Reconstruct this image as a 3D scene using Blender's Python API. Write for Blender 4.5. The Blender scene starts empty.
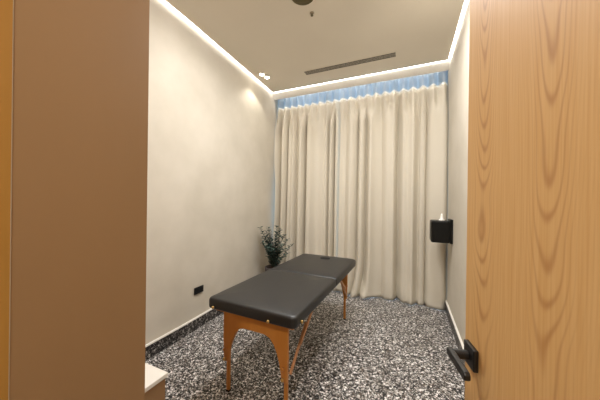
import bpy, bmesh, math, random
from mathutils import Vector, Matrix
random.seed(7)
PI = math.pi
C = bpy.context.scene.collection

# ------------------------------------------------------------------ helpers
def srgb(r, g, b):
    f = lambda c: (c/255/12.92) if c/255 <= .04045 else ((c/255+.055)/1.055)**2.4
    return (f(r), f(g), f(b), 1)

def finish(o, name, m, parent=None):
    o.name = name; o.data.name = name
    if m: o.data.materials.append(m)
    if parent: o.parent = parent
    return o

def obj(name, bm, m, parent=None, smooth=False, loc=None, bevel=0):
    me = bpy.data.meshes.new(name)
    bmesh.ops.recalc_face_normals(bm, faces=bm.faces)
    bm.to_mesh(me); bm.free()
    o = bpy.data.objects.new(name, me); C.objects.link(o)
    me.materials.append(m)
    if smooth:
        for p in me.polygons: p.use_smooth = True
    if parent: o.parent = parent
    if loc: o.location = loc
    if bevel:
        b = o.modifiers.new('Bevel', 'BEVEL'); b.width = bevel; b.segments = 3
        b.limit_method = 'ANGLE'; b.angle_limit = math.radians(40)
    return o

def tag(o, label, cat, group=None):
    o['label'] = label; o['category'] = cat
    if group: o['group'] = group
    return o

def thing(name, label, cat, loc=(0, 0, 0), rz=0, group=None):
    o = bpy.data.objects.new(name, None); C.objects.link(o)
    o.location = loc; o.rotation_euler = (0, 0, rz); o.empty_display_size = .05
    return tag(o, label, cat, group)

def struct(o):
    o['kind'] = 'structure'; return o

def box(bm, x0, x1, y0, y1, z0, z1):
    vs = [bm.verts.new((x, y, z)) for x in (x0, x1) for y in (y0, y1) for z in (z0, z1)]
    for f in ((0, 1, 3, 2), (4, 6, 7, 5), (0, 4, 5, 1), (2, 3, 7, 6), (0, 2, 6, 4), (1, 5, 7, 3)):
        bm.faces.new([vs[i] for i in f])
    return bm

def BX(*a): return box(bmesh.new(), *a)

def prism(bm, pts, y0, y1, axis='y'):
    """extrude a 2D outline (x,z) along y (or (x,y) along z, (y,z) along x)"""
    def P(p, t):
        return {'y': (p[0], t, p[1]), 'z': (p[0], p[1], t), 'x': (t, p[0], p[1])}[axis]
    a = [bm.verts.new(P(p, y0)) for p in pts]; b = [bm.verts.new(P(p, y1)) for p in pts]
    n = len(pts)
    bm.faces.new(a); bm.faces.new(b[::-1])
    for i in range(n):
        bm.faces.new((a[i], b[i], b[(i+1) % n], a[(i+1) % n]))
    return bm

def bar(bm, p, q, w, t, up=(0, 0, 1)):
    """rectangular bar from p to q, w across, t thick"""
    p, q = Vector(p), Vector(q); d = (q-p).normalized()
    s = d.cross(Vector(up)).normalized(); u = s.cross(d).normalized()
    vs = []
    for c in (p, q):
        for a, b in ((-1, -1), (1, -1), (1, 1), (-1, 1)):
            vs.append(bm.verts.new(c+s*a*w/2+u*b*t/2))
    for f in ((0, 1, 2, 3), (7, 6, 5, 4), (0, 4, 5, 1), (1, 5, 6, 2), (2, 6, 7, 3), (3, 7, 4, 0)):
        bm.faces.new([vs[i] for i in f])
    return bm

def tube(bm, pts, rad, n=10):
    pts = [Vector(p) for p in pts]
    if not hasattr(rad, '__len__'): rad = [rad]*len(pts)
    rings = []
    for i, p in enumerate(pts):
        d = (pts[min(i+1, len(pts)-1)]-pts[max(i-1, 0)]).normalized()
        ref = Vector((0, 0, 1)) if abs(d.z) < .9 else Vector((1, 0, 0))
        s = d.cross(ref).normalized(); u = d.cross(s).normalized()
        rings.append([bm.verts.new(p+(s*math.cos(2*PI*k/n)+u*math.sin(2*PI*k/n))*rad[i]) for k in range(n)])
    for a, b in zip(rings, rings[1:]):
        for k in range(n):
            bm.faces.new((a[k], a[(k+1) % n], b[(k+1) % n], b[k]))
    bm.faces.new(rings[0]); bm.faces.new(rings[-1][::-1])
    return bm

def lathe(bm, prof, n=32, c=(0, 0, 0), axis='z'):
    rings = []
    for r, z in prof:
        ring = []
        for k in range(n):
            a = 2*PI*k/n; v = (r*math.cos(a), r*math.sin(a), z)
            if axis == 'y': v = (v[0], v[2], v[1])
            if axis == 'x': v = (v[2], v[0], v[1])
            ring.append(bm.verts.new(Vector(v)+Vector(c)))
        rings.append(ring)
    for a, b in zip(rings, rings[1:]):
        for k in range(n): bm.faces.new((a[k], a[(k+1) % n], b[(k+1) % n], b[k]))
    bm.faces.new(rings[0]); bm.faces.new(rings[-1][::-1])
    return bm

def rrect(x0, x1, y0, y1, rads, ins=0, seg=7):
    """rounded rectangle outline, radii order: (x0,y0),(x1,y0),(x1,y1),(x0,y1)"""
    x0 += ins; x1 -= ins; y0 += ins; y1 -= ins
    out = []
    for (cx, cy, sx, sy, a0), r in zip(((x0, y0, 1, 1, PI), (x1, y0, -1, 1, 1.5*PI), (x1, y1, -1, -1, 0), (x0, y1, 1, -1, .5*PI)), rads):
        r = max(r-ins*.6, .004)
        for k in range(seg+1):
            a = a0+.5*PI*k/seg
            out.append((cx+sx*r+r*math.cos(a), cy+sy*r+r*math.sin(a)))
    return out

def loft(bm, loops):
    rings = [[bm.verts.new(p) for p in L] for L in loops]; n = len(rings[0])
    for a, b in zip(rings, rings[1:]):
        for k in range(n): bm.faces.new((a[k], a[(k+1) % n], b[(k+1) % n], b[k]))
    bm.faces.new(rings[0]); bm.faces.new(rings[-1][::-1])
    return bm

# ------------------------------------------------------------------ materials
def mat(name, col, rough=.6, metal=0, spec=.5):
    m = bpy.data.materials.new(name); m.use_nodes = True
    b = m.node_tree.nodes['Principled BSDF']
    b.inputs['Base Color'].default_value = col
    b.inputs['Roughness'].default_value = rough
    b.inputs['Metallic'].default_value = metal
    b.inputs['Specular IOR Level'].default_value = spec
    return m

def N(m, t, **kw):
    n = m.node_tree.nodes.new(t)
    for k, v in kw.items(): setattr(n, k, v)
    return n
def L(m, a, b): m.node_tree.links.new(a, b)
def ramp(m, fac, stops, interp='LINEAR'):
    r = N(m, 'ShaderNodeValToRGB'); r.color_ramp.interpolation = interp
    els = r.color_ramp.elements
    while len(els) < len(stops): els.new(.5)
    for e, (p, c) in zip(els, stops): e.position = p; e.color = c
    L(m, fac, r.inputs['Fac']); return r
def mathn(m, op, a, b=None):
    n = N(m, 'ShaderNodeMath', operation=op)
    for i, v in enumerate((a, b)):
        if v is None: continue
        if isinstance(v, (int, float)): n.inputs[i].default_value = v
        else: L(m, v, n.inputs[i])
    return n.outputs[0]
def bsdf(m): return m.node_tree.nodes['Principled BSDF']
def bump(m, h, strength, dist):
    b = N(m, 'ShaderNodeBump'); b.inputs['Strength'].default_value = strength; b.inputs['Distance'].default_value = dist
    L(m, h, b.inputs['Height']); L(m, b.outputs[0], bsdf(m).inputs['Normal'])

def mottled(name, c1, c2, rough, scale, bstr=0, spec=.3, stretch=None):
    m = mat(name, c1, rough, 0, spec)
    tc = N(m, 'ShaderNodeTexCoord'); n = N(m, 'ShaderNodeTexNoise')
    n.inputs['Scale'].default_value = scale; n.inputs['Detail'].default_value = 5
    src = tc.outputs['Object']
    if stretch:
        mp = N(m, 'ShaderNodeMapping'); mp.inputs['Scale'].default_value = stretch
        L(m, src, mp.inputs[0]); src = mp.outputs[0]
    L(m, src, n.inputs['Vector'])
    r = ramp(m, n.outputs['Fac'], [(.3, c1), (.7, c2)])
    L(m, r.outputs[0], bsdf(m).inputs['Base Color'])
    if bstr: bump(m, n.outputs['Fac'], bstr, .004)
    return m

def terrazzo(name, stops, scale, rough):
    m = mat(name, (.2, .2, .2, 1), rough, 0, .4)
    tc = N(m, 'ShaderNodeTexCoord')
    nz = N(m, 'ShaderNodeTexNoise'); nz.inputs['Scale'].default_value = scale*.9; nz.inputs['Detail'].default_value = 2
    L(m, tc.outputs['Object'], nz.inputs['Vector'])
    mx = N(m, 'ShaderNodeMixRGB', blend_type='LINEAR_LIGHT'); mx.inputs[0].default_value = .012
    L(m, tc.outputs['Object'], mx.inputs[1]); L(m, nz.outputs['Color'], mx.inputs[2])
    v = N(m, 'ShaderNodeTexVoronoi'); v.inputs['Scale'].default_value = scale; v.inputs['Randomness'].default_value = 1
    L(m, mx.outputs[0], v.inputs['Vector'])
    sp = N(m, 'ShaderNodeSeparateColor'); L(m, v.outputs['Color'], sp.inputs[0])
    r = ramp(m, sp.outputs[0], stops, 'CONSTANT')
    # fine chips between the big ones
    v2 = N(m, 'ShaderNodeTexVoronoi'); v2.inputs['Scale'].default_value = scale*2.3
    L(m, mx.outputs[0], v2.inputs['Vector'])
    sp2 = N(m, 'ShaderNodeSeparateColor'); L(m, v2.outputs['Color'], sp2.inputs[0])
    r2 = ramp(m, sp2.outputs[1], stops, 'CONSTANT')
    pick = mathn(m, 'GREATER_THAN', sp.outputs[2], .62)
    mix = N(m, 'ShaderNodeMixRGB'); L(m, pick, mix.inputs[0]); L(m, r.outputs[0], mix.inputs[1]); L(m, r2.outputs[0], mix.inputs[2])
    L(m, mix.outputs[0], bsdf(m).inputs['Base Color'])
    return m

def emit(name, col, s):
    m = bpy.data.materials.new(name); m.use_nodes = True; nt = m.node_tree
    nt.nodes.remove(nt.nodes['Principled BSDF'])
    e = N(m, 'ShaderNodeEmission'); e.inputs[0].default_value = col; e.inputs[1].default_value = s
    L(m, e.outputs[0], nt.nodes['Material Output'].inputs[0]); return m

def oak(name, c_light, c_mid, c_dark, rough=.5):
    """veneer with cathedral figure: leaves 0.266 m wide along local y, figure running along local z"""
    m = mat(name, c_light, rough, 0, .35)
    tc = N(m, 'ShaderNodeTexCoord'); sx = N(m, 'ShaderNodeSeparateXYZ'); L(m, tc.outputs['Object'], sx.inputs[0])
    mp = N(m, 'ShaderNodeMapping'); mp.inputs['Scale'].default_value = (7, 7, 1.3); L(m, tc.outputs['Object'], mp.inputs[0])
    wob = N(m, 'ShaderNodeTexNoise'); wob.inputs['Scale'].default_value = 1.6; wob.inputs['Detail'].default_value = 2
    L(m, mp.outputs[0], wob.inputs['Vector'])
    w = mathn(m, 'MULTIPLY', mathn(m, 'SUBTRACT', wob.outputs['Fac'], .5), .045)
    q = mathn(m, 'DIVIDE', mathn(m, 'ADD', sx.outputs['Y'], -.487), .204)      # leaf index
    fr = mathn(m, 'SUBTRACT', mathn(m, 'FRACT', q), .5)
    yy = mathn(m, 'ADD', mathn(m, 'MULTIPLY', fr, .204*1.9), w)
    leaf = mathn(m, 'FLOOR', q)
    t = mathn(m, 'ADD', mathn(m, 'MULTIPLY', sx.outputs['Z'], -.16), mathn(m, 'ADD', mathn(m, 'MULTIPLY', leaf, .03), .33))
    wb2 = N(m, 'ShaderNodeTexNoise'); wb2.inputs['Scale'].default_value = 3.6; wb2.inputs['Detail'].default_value = 1
    L(m, tc.outputs['Object'], wb2.inputs['Vector'])
    t = mathn(m, 'ADD', t, mathn(m, 'MULTIPLY', mathn(m, 'SUBTRACT', wb2.outputs['Fac'], .5), .09))
    d = mathn(m, 'SQRT', mathn(m, 'ADD', mathn(m, 'POWER', yy, 2), mathn(m, 'MULTIPLY', mathn(m, 'POWER', t, 2), 1)))
    s = mathn(m, 'SINE', mathn(m, 'MULTIPLY', d, 2*PI/.0125))
    s = mathn(m, 'ADD', mathn(m, 'MULTIPLY', s, .5), .5)
    s = mathn(m, 'POWER', s, 4)
    # contrast is strongest at the heart of each leaf
    fade = mathn(m, 'SUBTRACT', 1, mathn(m, 'MINIMUM', mathn(m, 'MULTIPLY', mathn(m, 'ABSOLUTE', fr), 3.4), .88))
    s = mathn(m, 'MULTIPLY', s, fade)
    mp2 = N(m, 'ShaderNodeMapping'); mp2.inputs['Scale'].default_value = (190, 190, 3.5); L(m, tc.outputs['Object'], mp2.inputs[0])
    fine = N(m, 'ShaderNodeTexNoise'); fine.inputs['Scale'].default_value = 1; fine.inputs['Detail'].default_value = 3
    L(m, mp2.outputs[0], fine.inputs['Vector'])
    r1 = ramp(m, fine.outputs['Fac'], [(.3, c_mid), (.65, c_light)])
    mix = N(m, 'ShaderNodeMixRGB'); L(m, mathn(m, 'MULTIPLY', s, .6), mix.inputs[0])
    L(m, r1.outputs[0], mix.inputs[1]); mix.inputs[2].default_value = c_dark
    L(m, mix.outputs[0], bsdf(m).inputs['Base Color'])
    bump(m, fine.outputs['Fac'], .08, .001)
    return m

M_wall = mottled('beige_plaster', srgb(198, 190, 175), srgb(209, 201, 187), .75, 3.2, .12)
M_ceil = mottled('ceiling_paint', srgb(226, 218, 204), srgb(230, 222, 208), .85, 2)
M_white = mat('white_paint', srgb(232, 228, 220), .5)
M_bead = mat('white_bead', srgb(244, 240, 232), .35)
M_brown = mottled('brown_laminate', srgb(150, 118, 82), srgb(158, 125, 89), .5, 3, 0, .3, (1, 1, .3))
M_oak = oak('oak_veneer', srgb(212, 170, 114), srgb(203, 156, 96), srgb(160, 106, 54))
M_frameoak = mottled('oak_frame', srgb(160, 112, 44), srgb(182, 136, 66), .45, 9, 0, .4, (1, 1, .15))
M_black = mat('black_metal', srgb(22, 21, 21), .38, 0, .5)
M_floor = terrazzo('terrazzo', [(0, srgb(18, 17, 18)), (.42, srgb(66, 62, 61)), (.52, srgb(118, 111, 106)), (.64, srgb(186, 180, 174)), (.78, srgb(246, 244, 242)), (.94, srgb(92, 78, 66))], 85, .42)
M_skirt = terrazzo('terrazzo_skirting', [(0, srgb(20, 19, 20)), (.55, srgb(52, 50, 50)), (.76, srgb(120, 114, 110)), (.9, srgb(190, 186, 180))], 75, .4)
M_led = emit('led_diffuser', (1, .985, .96, 1), 5.5)
M_pocket = emit('pocket_diffuser', (1, .97, .93, 1), 9)
M_lens = emit('lamp_lens', (1, .9, .74, 1), 12)
M_vinyl = mottled('black_vinyl', srgb(19, 19, 20), srgb(24, 24, 26), .42, 240, .05, .62)
M_beech = mottled('stained_beech', srgb(190, 122, 48), srgb(206, 138, 62), .38, 14, 0, .5, (1, 1, .12))
M_strut = mottled('beech_strut', srgb(184, 128, 84), srgb(200, 146, 100), .42, 14, 0, .4)
M_brass = mat('brass', srgb(214, 176, 110), .3, 1)
M_rubber = mat('black_rubber', srgb(22, 22, 22), .8)
M_dark = mat('dark_void', srgb(16, 15, 15), .9)
M_slat = mat('vent_slat', srgb(172, 160, 140), .55)
M_plastic = mat('black_plastic', srgb(11, 12, 12), .4, 0, .35)
M_olive = mottled('speaker_mesh', srgb(96, 88, 60), srgb(104, 96, 68), .8, 300)
M_pot = mottled('dark_ceramic', srgb(84, 76, 78), srgb(98, 90, 90), .5, 12)
M_soil = mat('soil', srgb(50, 34, 26), .95)
M_stem = mat('stem', srgb(70, 58, 44), .7)
M_leaf = mottled('eucalyptus_leaf', srgb(44, 62, 58), srgb(92, 116, 106), .5, 30)
M_alu = mat('aluminium', srgb(150, 156, 162), .4, .8)

# curtain cloth: opaque weave
M_cloth = mat('curtain_cloth', srgb(214, 206, 190), .85, 0, .15)
tc = N(M_cloth, 'ShaderNodeTexCoord'); nz = N(M_cloth, 'ShaderNodeTexNoise'); nz.inputs['Scale'].default_value = 700
L(M_cloth, tc.outputs['Object'], nz.inputs['Vector']); bump(M_cloth, nz.outputs['Fac'], .15, .001)
# sheer header tape: lets daylight through
M_header = bpy.data.materials.new('sheer_header'); M_header.use_nodes = True
_m = M_header; _nt = _m.node_tree; _nt.nodes.remove(_nt.nodes['Principled BSDF'])
_d = N(_m, 'ShaderNodeBsdfDiffuse'); _d.inputs[0].default_value = srgb(176, 182, 188)
_t = N(_m, 'ShaderNodeBsdfTranslucent'); _t.inputs[0].default_value = srgb(226, 230, 232)
_x = N(_m, 'ShaderNodeMixShader'); _x.inputs[0].default_value = .42
L(_m, _d.outputs[0], _x.inputs[1]); L(_m, _t.outputs[0], _x.inputs[2])
L(_m, _x.outputs[0], _nt.nodes['Material Output'].inputs[0])
# window glass
M_glass = bpy.data.materials.new('window_glass'); M_glass.use_nodes = True
_m = M_glass; _nt = _m.node_tree; _nt.nodes.remove(_nt.nodes['Principled BSDF'])
_d = N(_m, 'ShaderNodeBsdfTransparent'); _d.inputs[0].default_value = (.86, .93, .95, 1)
_t = N(_m, 'ShaderNodeBsdfGlossy'); _t.inputs['Roughness'].default_value = .02
_x = N(_m, 'ShaderNodeMixShader'); _x.inputs[0].default_value = .06
L(_m, _d.outputs[0], _x.inputs[1]); L(_m, _t.outputs[0], _x.inputs[2])
L(_m, _x.outputs[0], _nt.nodes['Material Output'].inputs[0])

# ------------------------------------------------------------------ dimensions
XL, XR = -2.07, .465          # side walls
YW = 4.0                      # window plane
H = 3.19                      # ceiling
LEDY = 3.615                  # light line across the ceiling
SKH = .115                    # skirting
T = .12
def xl(y): return XL-.036*max(0, y-1.8)     # the left wall splays out a little towards the window

# ------------------------------------------------------------------ shell
struct(obj('floor', BX(-2.4, 1.6, -2.3, YW+.25, -.1, 0), M_floor))
bm = bmesh.new()
E1 = LEDY-.014
prism(bm, [(XL+.028, -.2), (XL+.028, 1.8), (xl(E1)+.028, E1), (XR-.028, E1), (XR-.028, -.2)], H, H+.05, 'z')
box(bm, XL-T-.08, XR+T, -.2, LEDY+.05, H+.09, H+.16)          # slab above the light slots
struct(obj('ceiling', bm, M_ceil))
# pelmet soffit in front of the curtain pocket, and pocket lid
bm = bmesh.new()
prism(bm, [(LEDY+.014, H), (LEDY+.014, H+.09), (3.70, H+.09), (3.715, H-.080), (3.70, H-.084)], xl(3.65), XR, 'x')
struct(obj('trim_1', bm, M_white))
struct(obj('trim_2', BX(XL-T-.08, XR+T, 3.66, YW+.2, H+.16, H+.24), M_white))
struct(obj('wall_left', prism(bmesh.new(), [(XL-.2, -.2), (XL, -.2), (XL, 1.8), (xl(YW+.2), YW+.2), (XL-.2, YW+.2)], 0, H+.16, 'z'), M_wall))
struct(obj('wall_right', BX(XR, XR+T, -.2, YW+.2, 0, H+.16), M_wall))
bm = bmesh.new(); XW = xl(YW)
box(bm, XW, XR, YW, YW+.15, H+.03, H+.16); box(bm, XW, XR, YW, YW+.15, 0, .03)
struct(obj('wall_back', bm, M_white))
# entry side: brown clad wall end left of the doorway, wall right of the door, lintel
struct(obj('wall_entry', BX(XL, -.75, .228, .517, 0, H+.09), M_brown))
bm = bmesh.new()
box(bm, .385, XR, -.2, -.1, 0, H+.09); box(bm, -.75, .385, -.2, -.1, 2.5, H+.09); box(bm, XL, -.75, -.2, .228, 0, H+.09)
struct(obj('wall_front', bm, M_wall))
struct(obj('trim_3', BX(-.75, -.748, -.2, .226, 0, 2.5), M_frameoak))
# hallway behind the camera
bm = bmesh.new()
box(bm, -2.4, -2.3, -2.2, -.2, 0, 2.8); box(bm, 1.4, 1.5, -2.2, -.2, 0, 2.8); box(bm, -2.4, 1.5, -2.3, -2.2, 0, 2.8)
box(bm, XR+T, 1.4, -.22, -.2, 0, 2.8); box(bm, -2.3, XL-T, -.22, -.2, 0, 2.8)
struct(obj('wall_hall', bm, M_wall))
struct(obj('ceiling_hall', BX(-2.4, 1.5, -2.3, -.2, 2.8, 2.9), M_ceil))

# skirtings with white bead
def skirting(side, fx, s, ys):
    def strip_(w): return [(fx(y), y) for y in ys]+[(fx(y)+s*w, y) for y in ys[::-1]]
    o = struct(obj('baseboard_'+side, prism(bmesh.new(), strip_(.016), 0, SKH, 'z'), M_skirt))
    obj('bead', prism(bmesh.new(), strip_(.018), SKH, SKH+.013, 'z'), M_bead, o)
skirting('left', xl, 1, [.9, 1.8, 3.99])
skirting('right', lambda y: XR, -1, [-.09, 3.99])

# window
w = thing('window_1', 'tall window behind the curtains', 'window', (0, YW, 0)); struct(w)
fr = bmesh.new()
for xx in (XW, XR-.05): box(fr, xx, xx+.05, .02, .08, .03, H+.03)
for k in (1, 2):
    xx = XW+(XR-XW)*k/3; box(fr, xx-.025, xx+.025, .02, .08, .03, H+.03)
box(fr, XW+.05, XR-.05, .021, .079, .03, .08); box(fr, XW+.05, XR-.05, .021, .079, H-.02, H+.03)
obj('window_frame', fr, M_alu, w)
for k in range(3):
    a = XW+(XR-XW)*k/3+.025+(.025 if k == 0 else 0); b = XW+(XR-XW)*(k+1)/3-.025-(.025 if k == 2 else 0)
    obj('pane', BX(a, b, .047, .053, .08, H-.02), M_glass, w)

# ------------------------------------------------------------------ light strips
def strip(a, label): return tag(obj('light_strip', BX(*a), M_led), label, 'light strip')
tag(obj('light_strip', prism(bmesh.new(), [(XL+.004, .53), (XL+.004, 1.8), (xl(LEDY-.02)+.004, LEDY-.02), (xl(LEDY-.02)+.026, LEDY-.02), (XL+.026, 1.8), (XL+.026, .53)], H+.004, H+.02, 'z'), M_led), 'glowing light strip running along the top of the left wall', 'light strip')
strip((XR-.026, XR-.004, -.05, LEDY-.02, H+.004, H+.02), 'glowing light strip running along the top of the right wall')
strip((xl(LEDY)+.03, XR-.03, LEDY-.012, LEDY+.012, H+.004, H+.02), 'glowing light strip across the ceiling in front of the curtains')
# strip in the pocket that washes the curtain from above
tag(obj('pocket_light', BX(XL+.06, XR-.06, 3.722, 3.732, H+.06, H+.085), M_pocket), 'light strip tucked in the pocket above the curtains', 'light strip')

# ------------------------------------------------------------------ door on the right
door = thing('door_1', 'open light oak door with a black lever handle at the right', 'door', (.146+.205*.86, -.06, 0), math.atan(.205)); struct(door)
dl = .878
obj('door_leaf', BX(0, .045, 0, dl, .008, 2.42), M_oak, door, bevel=.0015)
hy, hz = dl-.048, 1.010
obj('rose', BX(-.012, 0, hy-.028, hy+.028, hz-.027, hz+.027), M_black, door, bevel=.003)
lv = bmesh.new()
lathe(lv, [(.0115, -.050), (.0115, -.012)], 20, (0, hy, hz), 'x')
prism(lv, [(hy+.012, hz-.010), (hy+.012, hz+.010), (hy-.088, hz+.010), (hy-.094, hz+.005), (hy-.094, hz-.005), (hy-.088, hz-.010)], -.058, -.044, 'x')
obj('lever_handle', lv, M_black, door, bevel=.003)
for z in (.25, 1.2, 2.15):
    hg = bmesh.new(); lathe(hg, [(.008, z-.05), (.008, z+.05)], 12, (.053, -.002, 0)); obj('hinge', hg, M_alu, door)

# ------------------------------------------------------------------ low cabinet behind the entry wall
cab = thing('low_cabinet', 'low brown cabinet with a white top behind the brown wall end', 'cabinet', (-1.6, .71, 0))
obj('body', BX(-.45, .462, -.188, .184, .0, .478), M_brown, cab, bevel=.002)
obj('worktop', BX(-.45, .472, -.19, .192, .478, .5), M_white, cab, bevel=.003)

# ------------------------------------------------------------------ ceiling fittings
v = thing('ceiling_vent', 'long narrow linear air vent with dark slots in the ceiling', 'air vent', (-.762, 3.222, H))
ln, wd = .607, .056
f = bmesh.new()
box(f, -ln, ln, -wd, -wd+.010, -.004, .001); box(f, -ln, ln, wd-.010, wd, -.004, .001)
box(f, -ln, -ln+.010, -wd+.010, wd-.010, -.004, .001); box(f, ln-.010, ln, -wd+.010, wd-.010, -.004, .001)
obj('frame', f, M_ceil, v)
obj('backing', BX(-ln+.01, ln-.01, -wd+.010, wd-.010, -.0012, .0008), M_dark, v)
for k in range(3):
    y = -wd+.010+(2*wd-.02)*(k+1)/4
    obj('slat', BX(-ln+.01, ln-.01, y-.0022, y+.0022, -.0042, -.0012), M_ceil, v)

sp = thing('ceiling_speaker', 'round olive grey speaker grille in the ceiling', 'speaker', (-.872, 1.985, H))
b = bmesh.new(); lathe(b, [(.086, 0), (.104, 0), (.104, -.005), (.100, -.008), (.094, -.008), (.086, -.004)], 48); obj('rim', b, M_olive, sp, True)
b = bmesh.new(); lathe(b, [(.0858, 0), (.0858, -.006), (.05, -.0075), (.001, -.008)], 48); obj('grille', b, M_olive, sp, True)

sk = thing('ceiling_sprinkler', 'small dark sprinkler head poking from the ceiling', 'sprinkler', (-.868, 2.206, H+.001))
b = bmesh.new(); lathe(b, [(.022, 0), (.022, -.003), (.018, -.006), (.008, -.007)], 24); obj('escutcheon', b, M_slat, sk, True)
b = bmesh.new(); lathe(b, [(.007, -.005), (.006, -.020), (.003, -.024)], 16); obj('nozzle', b, M_olive, sk, True)
b = bmesh.new(); lathe(b, [(.013, -.024), (.013, -.027), (.003, -.028)], 16); obj('deflector', b, M_olive, sk)

def spot(x, y, label, watts):
    d = thing('spotlight', label, 'spotlight', (x, y, H), 0, 'small spotlights in the ceiling corner')
    b = bmesh.new(); lathe(b, [(.030, 0), (.036, 0), (.036, -.022), (.034, -.024), (.030, -.022)], 32); obj('rim', b, M_white, d, True)
    b = bmesh.new(); lathe(b, [(.0298, 0), (.0298, -.022), (.022, -.030), (.001, -.033)], 24); obj('lens', b, M_lens, d)
    ld = bpy.data.lights.new('spotlight_lamp', 'SPOT'); ld.energy = watts; ld.color = (1, .95, .84)
    ld.spot_size = math.radians(102); ld.spot_blend = .25; ld.shadow_soft_size = .02
    lo = bpy.data.objects.new('lamp', ld); C.objects.link(lo); lo.parent = d; lo.location = (0, 0, -.05)
spot(-1.925, 2.985, 'small round ceiling spotlight, the one farther from the curtain', 2.3)
spot(-1.900, 3.085, 'small round ceiling spotlight, the one nearer the curtain', 2.3)
def fill_downlight(x, y, label, watts):  # out-of-view downlights added to brighten the room beyond the light strips
    d = thing('added_downlight', label, 'downlight', (x, y, H), 0, 'added fill downlights out of view in the ceiling')
    b = bmesh.new(); lathe(b, [(.070, 0), (.085, 0), (.085, -.006), (.070, -.006)], 32); obj('rim', b, M_white, d, True)
    b = bmesh.new(); lathe(b, [(.0695, 0), (.0695, -.003), (.001, -.004)], 24); obj('lens', b, M_lens, d)
    ld = bpy.data.lights.new('fill_downlight_lamp', 'AREA'); ld.shape = 'DISK'; ld.size = .13; ld.energy = watts; ld.color = (1, .985, .965)
    lo = bpy.data.objects.new('lamp', ld); C.objects.link(lo); lo.parent = d; lo.location = (0, 0, -.012)
fill_downlight(-1.02, 1.66, 'added fill downlight out toward the left wall, above the near end of the massage table', 11.5)
fill_downlight(-.52, 1.93, 'added fill downlight in the middle of the row above the massage table', 10)
fill_downlight(.06, 2.2, 'added fill downlight near the right wall and the open door', 8)

# ------------------------------------------------------------------ curtains
def curtain(x0, x1, seed, label, billow):
    rnd = random.Random(seed)
    root = thing('curtain', label, 'curtain', ((x0+x1)/2, 3.80, 0), 0, 'floor length curtains over the window')
    ph = [rnd.uniform(0, 6.28) for _ in range(8)]
    def edge(z): return .030*math.exp(-((z-1.35)/.55)**4)
    cx = (x0+x1)/2
    per = .124
    def pt(x, z):
        wt = max(0, min(1, (z-2.55)/.5)); wt = wt*wt*(3-2*wt)
        s = x-x0
        top = math.sin(2*PI*s/per+ph[0])
        u = s+.035*math.sin(2*PI*s/.71+ph[1])+.02*math.sin(2*PI*s/.37+ph[2])+.010*(3-z)*math.sin(s*5+ph[6])*.5
        u2 = u/.215+.22*math.sin(2*PI*u/.83+ph[3])+.12*math.sin(2*PI*u/.47+ph[7])
        low = 1-2*abs(math.sin(PI*u2))**.75
        low = low*(.72+.28*math.sin(2*PI*u/.53+ph[5]))+.16*math.sin(2*PI*u/.124+ph[4])
        amp = .050+(.045*(1-wt))
        y = amp*(wt*top*.85+(1-wt)*low)
        k = max(0, 1-z/.55)
        y += -.075*(1-z/3.2)
        dx = 0
        if x0 < -1.5: dx = edge(z)*max(0, 1-s/.25)
        e0 = max(0, 1-abs(x+.982)/.09)
        if e0: y = y*(1-e0)+e0*(.032 if x1 < 0 else -.02)-.075*e0*(1-z/3.2)
        if billow:
            g = math.exp(-((x-billow)/.20)**2)
            y += -.10*g*k*k+.02*math.sin(x*37+z*16)*k*g
            dx += -.07*g*k*k
        y += .012*math.sin(11*z+ph[6]+s*9)*k
        return dx, y
    def sheet(z0, z1, nz):
        n = int((x1-x0)/.0065); bm = bmesh.new(); rows = []
        for j in range(nz+1):
            z = z0+(z1-z0)*j/nz; row = []
            for i in range(n+1):
                x = x0+(x1-x0)*i/n; dx, y = pt(x, z)
                zz = z
                if j == 0 and z0 < .1: zz = z0+.003*math.sin(x*23+ph[2])-.001
                row.append(bm.verts.new((x-cx+dx, y, zz)))
            rows.append(row)
        for a, b in zip(rows, rows[1:]):
            for i in range(n): bm.faces.new((a[i], a[i+1], b[i+1], b[i]))
        return bm
    o = obj('cloth', sheet(.006, 2.957, 64), M_cloth, root, True)
    md = o.modifiers.new('Solidify', 'SOLIDIFY'); md.thickness = .003; md.offset = 0
    obj('painted_light_band', sheet(2.957, 2.985, 2), M_bead, root, True)  # white band stands in for the wavy line of light below the header
    obj('header_tape', sheet(2.985, H+.15, 8), M_header, root, True)
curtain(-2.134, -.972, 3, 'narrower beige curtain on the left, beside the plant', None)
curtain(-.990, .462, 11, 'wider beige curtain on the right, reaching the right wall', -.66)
struct(obj('trim_4', BX(xl(3.8), XR, 3.78, 3.81, H+.145, H+.16), M_alu))

# ------------------------------------------------------------------ massage table
TL, TW = 1.66, .70
tb = thing('massage_table', 'folding massage table with black vinyl top and orange wooden legs', 'massage table', (-.93, 2.165, 0), math.radians(-1.5))
ZB, ZT = .628, .702
def cushion(y0, y1, rads):
    prof = [(.006, ZB), (.001, ZB+.006), (0, ZB+.02), (0, ZB+.05), (.002, ZB+.060), (.007, ZB+.068), (.016, ZT-.001), (.03, ZT+.002), (.09, ZT+.007), (.18, ZT+.010), (.30, ZT+.011)]
    loops = []
    for ins, z in prof:
        loops.append([(x, y, z) for x, y in rrect(-TW/2, TW/2, y0, y1, rads, ins)])
    return loft(bmesh.new(), loops)
obj('cushion', cushion(-TL/2, -.002, (.035, .035, .008, .008)), M_vinyl, tb, True)
obj('cushion', cushion(.002, TL/2, (.008, .008, .06, .06)), M_vinyl, tb, True)
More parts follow.
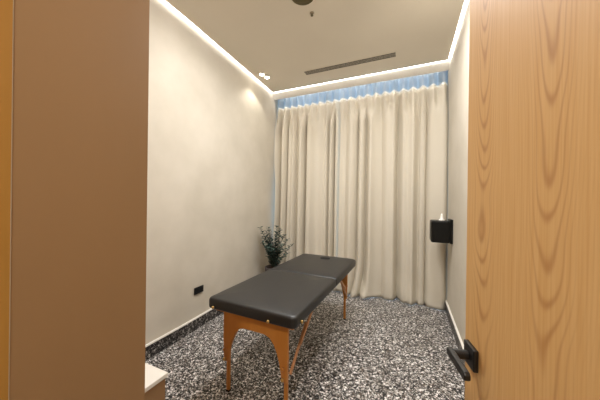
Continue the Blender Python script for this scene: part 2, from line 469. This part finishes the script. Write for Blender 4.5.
# face hole with its dark plug near the far end
hc = bmesh.new()
def oval(rx, ry, z, cx, cy): return [(cx+rx*math.cos(2*PI*k/28), cy+ry*math.sin(2*PI*k/28), z) for k in range(28)]
loft(hc, [oval(.060, .042, ZT-.01, .02, .63), oval(.060, .042, ZT+.0145, .02, .63), oval(.052, .035, ZT+.0158, .02, .63), oval(.046, .029, ZT+.0125, .02, .63)])
obj('face_hole', hc, M_dark, tb, True)
# wooden under-frame
fb = bmesh.new()
for s in (-1, 1):
    box(fb, s*.30-.012, s*.30+.012, -TL/2+.05, -.004, ZB-.03, ZB)
    box(fb, s*.30-.012, s*.30+.012, .004, TL/2-.05, ZB-.03, ZB)
for y in (-TL/2+.05, -.026, .004, TL/2-.072): box(fb, -.288, .288, y, y+.022, ZB-.03, ZB)
obj('under_frame', fb, M_beech, tb)
# end panels with an arch, extension legs, struts, knobs
def end_panel(yc, sgn):
    hw, zt, za = .262, ZB-.004, .505
    pts = [(-hw, zt), (-hw, .40), (-hw-.002, .385), (-hw+.002, .37), (-hw+.005, .235), (-hw+.042, .235)]
    # inner edge of the left leg up into the arch
    pts += [(-hw+.048, .28), (-hw+.062, .35), (-hw+.082, .41), (-hw+.104, .455), (-hw+.135, .49), (-hw+.175, za)]
    pts += [(-x, z) for x, z in pts[::-1]]
    p = obj('end_panel', prism(bmesh.new(), pts, yc-.011, yc+.011), M_beech, tb, bevel=.003)
    for s in (-1, 1):
        b = BX(s*.238-.012, s*.238+.012, yc+sgn*.0115, yc+sgn*.0115+sgn*.020, .012, .40) if sgn > 0 else BX(s*.238-.012, s*.238+.012, yc-.0315, yc-.0115, .012, .40)
        # extension leg slides behind the panel
        lg = obj('extension_leg', b, M_beech, tb, bevel=.002)
        cy = yc+sgn*.0215
        f2 = BX(s*.238-.0145, s*.238+.0145, cy-.013, cy+.013, 0, .014); obj('rubber_foot', f2, M_rubber, lg, bevel=.003)
        for zk in (.262, .33):
            kb = bmesh.new(); lathe(kb, [(.004, 0), (.004, -sgn*.012), (.011, -sgn*.014), (.011, -sgn*.022), (.006, -sgn*.025)], 16, (s*.236, yc-sgn*.011, zk), 'y')
            obj('knob', kb, M_brass if zk < .3 else M_beech, tb, True)
        # strut from the leg up to the under-frame (inwards along the table)
        st = bmesh.new()
        bar(st, (s*.264, yc+sgn*.025, .275), (s*.266, yc+sgn*.27, .50), .012, .026)
        so = obj('strut', st, M_strut, tb, bevel=.002)
        st = bmesh.new(); bar(st, (s*.278, yc+sgn*.15, .41), (s*.278, yc+sgn*.42, ZB-.02), .010, .024)
        obj('strut', st, M_strut, tb, bevel=.002)
end_panel(-TL/2+.085, 1)
end_panel(TL/2-.085, -1)
# brass studs on the near edge of the top
for x, y in ((-.285, -TL/2), (.165, -TL/2)):
    kb = bmesh.new(); lathe(kb, [(.006, .01), (.006, -.004), (.010, -.006), (.010, -.012), (.005, -.015)], 16, (x, y, ZB+.016), 'y')
    obj('stud', kb, M_brass, tb, True)
kb = bmesh.new(); lathe(kb, [(.006, -.01), (.006, .004), (.010, .006), (.010, .012), (.005, .015)], 16, (TW/2, -TL/2+.075, ZB+.022), 'x')
obj('stud', kb, M_brass, tb, True)

# ------------------------------------------------------------------ wall outlet
ol = thing('wall_outlet', 'black double power socket low on the left wall', 'power socket', (XL, 2.015, .412))
obj('face_plate', BX(0, .009, -.063, .063, -.036, .036), M_plastic, ol, bevel=.003)
for s in (-1, 1):
    b = bmesh.new(); lathe(b, [(.020, .009), (.020, .0105), (.016, .0105), (.015, .0092)], 24, (0, s*.03, 0), 'x'); obj('socket', b, M_dark, ol)

# ------------------------------------------------------------------ scent diffuser on the right wall
sd = thing('scent_diffuser', 'black boxy device with a white nozzle mounted on the right wall beside the curtain', 'diffuser', (XR, 3.35, 1.05))
obj('back_plate', BX(-.03, 0, -.10, .10, -.13, .145), M_plastic, sd, bevel=.004)
obj('body', BX(-.222, -.03, -.115, .115, -.125, .128), M_plastic, sd, bevel=.02)
nb = bmesh.new(); lathe(nb, [(.034, .126), (.032, .140), (.018, .150), (.014, .185), (.006, .21)], 20, (-.105, -.02, 0)); obj('nozzle', nb, M_bead, sd, True)

# ------------------------------------------------------------------ plant in the corner
PX, PY = -1.86, 3.27
pl = thing('potted_plant', 'dark leafy plant in a grey pot in the corner behind the massage table', 'plant', (PX, PY, 0))
b = bmesh.new(); lathe(b, [(.085, 0), (.10, .02), (.125, .25), (.128, .36), (.130, .38), (.122, .385), (.116, .37), (.10, .34)], 36); obj('pot', b, M_pot, pl, True)
b = bmesh.new(); lathe(b, [(.105, .33), (.105, .347), (.06, .352)], 24); obj('soil', b, M_soil, pl)
stems = bmesh.new(); leaves = bmesh.new()
rnd = random.Random(5)
def leaf(c, d, n, ln, w):
    s = d.cross(n).normalized()
    ring = []
    for t, k in ((0, .12), (.25, .85), (.55, 1), (.85, .6), (1, .08)):
        for e in (-1, 0, 1):
            ring.append(leaves.verts.new(c+d*ln*t+s*e*w*k*.5+n*(.12*w*(abs(e))-.1*ln*t*t)))
    for r in range(4):
        for e in range(2):
            leaves.faces.new((ring[r*3+e], ring[r*3+e+1], ring[r*3+e+4], ring[r*3+e+3]))
tips = [(-2.02, 3.16, .97), (-2.00, 3.30, .90), (-1.93, 3.22, .98), (-1.88, 3.38, .99), (-1.83, 3.25, .90), (-1.77, 3.38, .86),
        (-1.70, 3.30, .80), (-1.67, 3.40, .72), (-1.74, 3.18, .74), (-1.96, 3.12, .76), (-1.90, 3.10, .72), (-1.82, 3.13, .68), (-1.66, 3.22, .62), (-2.01, 3.22, .82), (-1.95, 3.32, .86), (-1.80, 3.30, .96), (-1.73, 3.27, .66), (-2.03, 3.25, .72), (-1.86, 3.2, .80)]
for tx, ty, tz in tips:
    tx = max(-2.05, PX+.02+(tx-PX)*1.22)
    a = Vector((rnd.uniform(-.05, .05), rnd.uniform(-.05, .05), .345)); e = Vector((tx-PX, ty-PY, tz))
    mid = Vector((a.x*.6+e.x*.4+rnd.uniform(-.02, .02), a.y*.6+e.y*.4, .345+(tz-.345)*.6))
    pts = []
    for k in range(9):
        t = k/8; pts.append(a*(1-t)**2+mid*2*t*(1-t)+e*t*t)
    tube(stems, pts, [.004*(1-.6*k/8) for k in range(9)], 6)
    n = max(7, int((tz-.345)/.024))
    for k in range(n):
        t = .15+.85*k/(n-1); p = a*(1-t)**2+mid*2*t*(1-t)+e*t*t
        for q in range(2):
            ang = k*1.9+q*PI+rnd.uniform(-.4, .4)
            d = Vector((math.cos(ang), math.sin(ang), rnd.uniform(.1, .7))).normalized()
            nn = d.cross(Vector((rnd.uniform(-.4, .4), rnd.uniform(-.4, .4), 1)).cross(d)).normalized()
            ln = rnd.uniform(.05, .074)*(1-.3*t)
            if p.x+PX+d.x*ln < XL-.02: d.x = abs(d.x)
            leaf(p, d, nn, ln, ln*.62)
obj('stems', stems, M_stem, pl, True)
obj('foliage', leaves, M_leaf, pl, True)

# ------------------------------------------------------------------ added hall lamp and daylight
hl = thing('added_hall_light', 'added fill lamp out of view in the hallway behind the doorway', 'ceiling lamp', (-.30, -.75, 2.8))  # unseen lamp added to light the doorway and door from behind
b = bmesh.new(); lathe(b, [(.10, 0), (.12, 0), (.12, -.02), (.10, -.02)], 32); obj('rim', b, M_white, hl)
b = bmesh.new(); lathe(b, [(.0995, 0), (.0995, -.010), (.001, -.012)], 32); obj('lens', b, M_lens, hl)
ld = bpy.data.lights.new('hall_fill_lamp', 'AREA'); ld.shape = 'DISK'; ld.size = .19; ld.energy = 14; ld.color = (1, .93, .82)
lo = bpy.data.objects.new('lamp', ld); C.objects.link(lo); lo.parent = hl; lo.location = (0, 0, -.022)

wd_ = bpy.data.worlds.new('World'); bpy.context.scene.world = wd_; wd_.use_nodes = True
bg = wd_.node_tree.nodes['Background']; bg.inputs[0].default_value = (.38, .66, 1, 1); bg.inputs[1].default_value = 0.9

# ------------------------------------------------------------------ camera
f_, yaw, pitch, roll = 247.25, .41365, -.00074, .012766
cy, sy = math.cos(yaw), math.sin(yaw)
fw = Vector((-sy*math.cos(pitch), cy*math.cos(pitch), math.sin(pitch)))
rt = Vector((cy, sy, 0)); up = rt.cross(fw)
r2 = rt*math.cos(roll)+up*math.sin(roll); u2 = -rt*math.sin(roll)+up*math.cos(roll)
cd = bpy.data.cameras.new('camera'); cd.sensor_fit = 'HORIZONTAL'; cd.sensor_width = 36; cd.lens = f_/600*36; cd.clip_start = .02
co = bpy.data.objects.new('camera', cd); C.objects.link(co)
mw = Matrix((r2, u2, -fw)).transposed().to_4x4(); mw.translation = (0, 0, 1.4); co.matrix_world = mw
sc = bpy.context.scene; sc.camera = co
sc.view_settings.view_transform = 'Standard'; sc.view_settings.look = 'None'
sc.view_settings.exposure = 1.32; sc.view_settings.gamma = 1
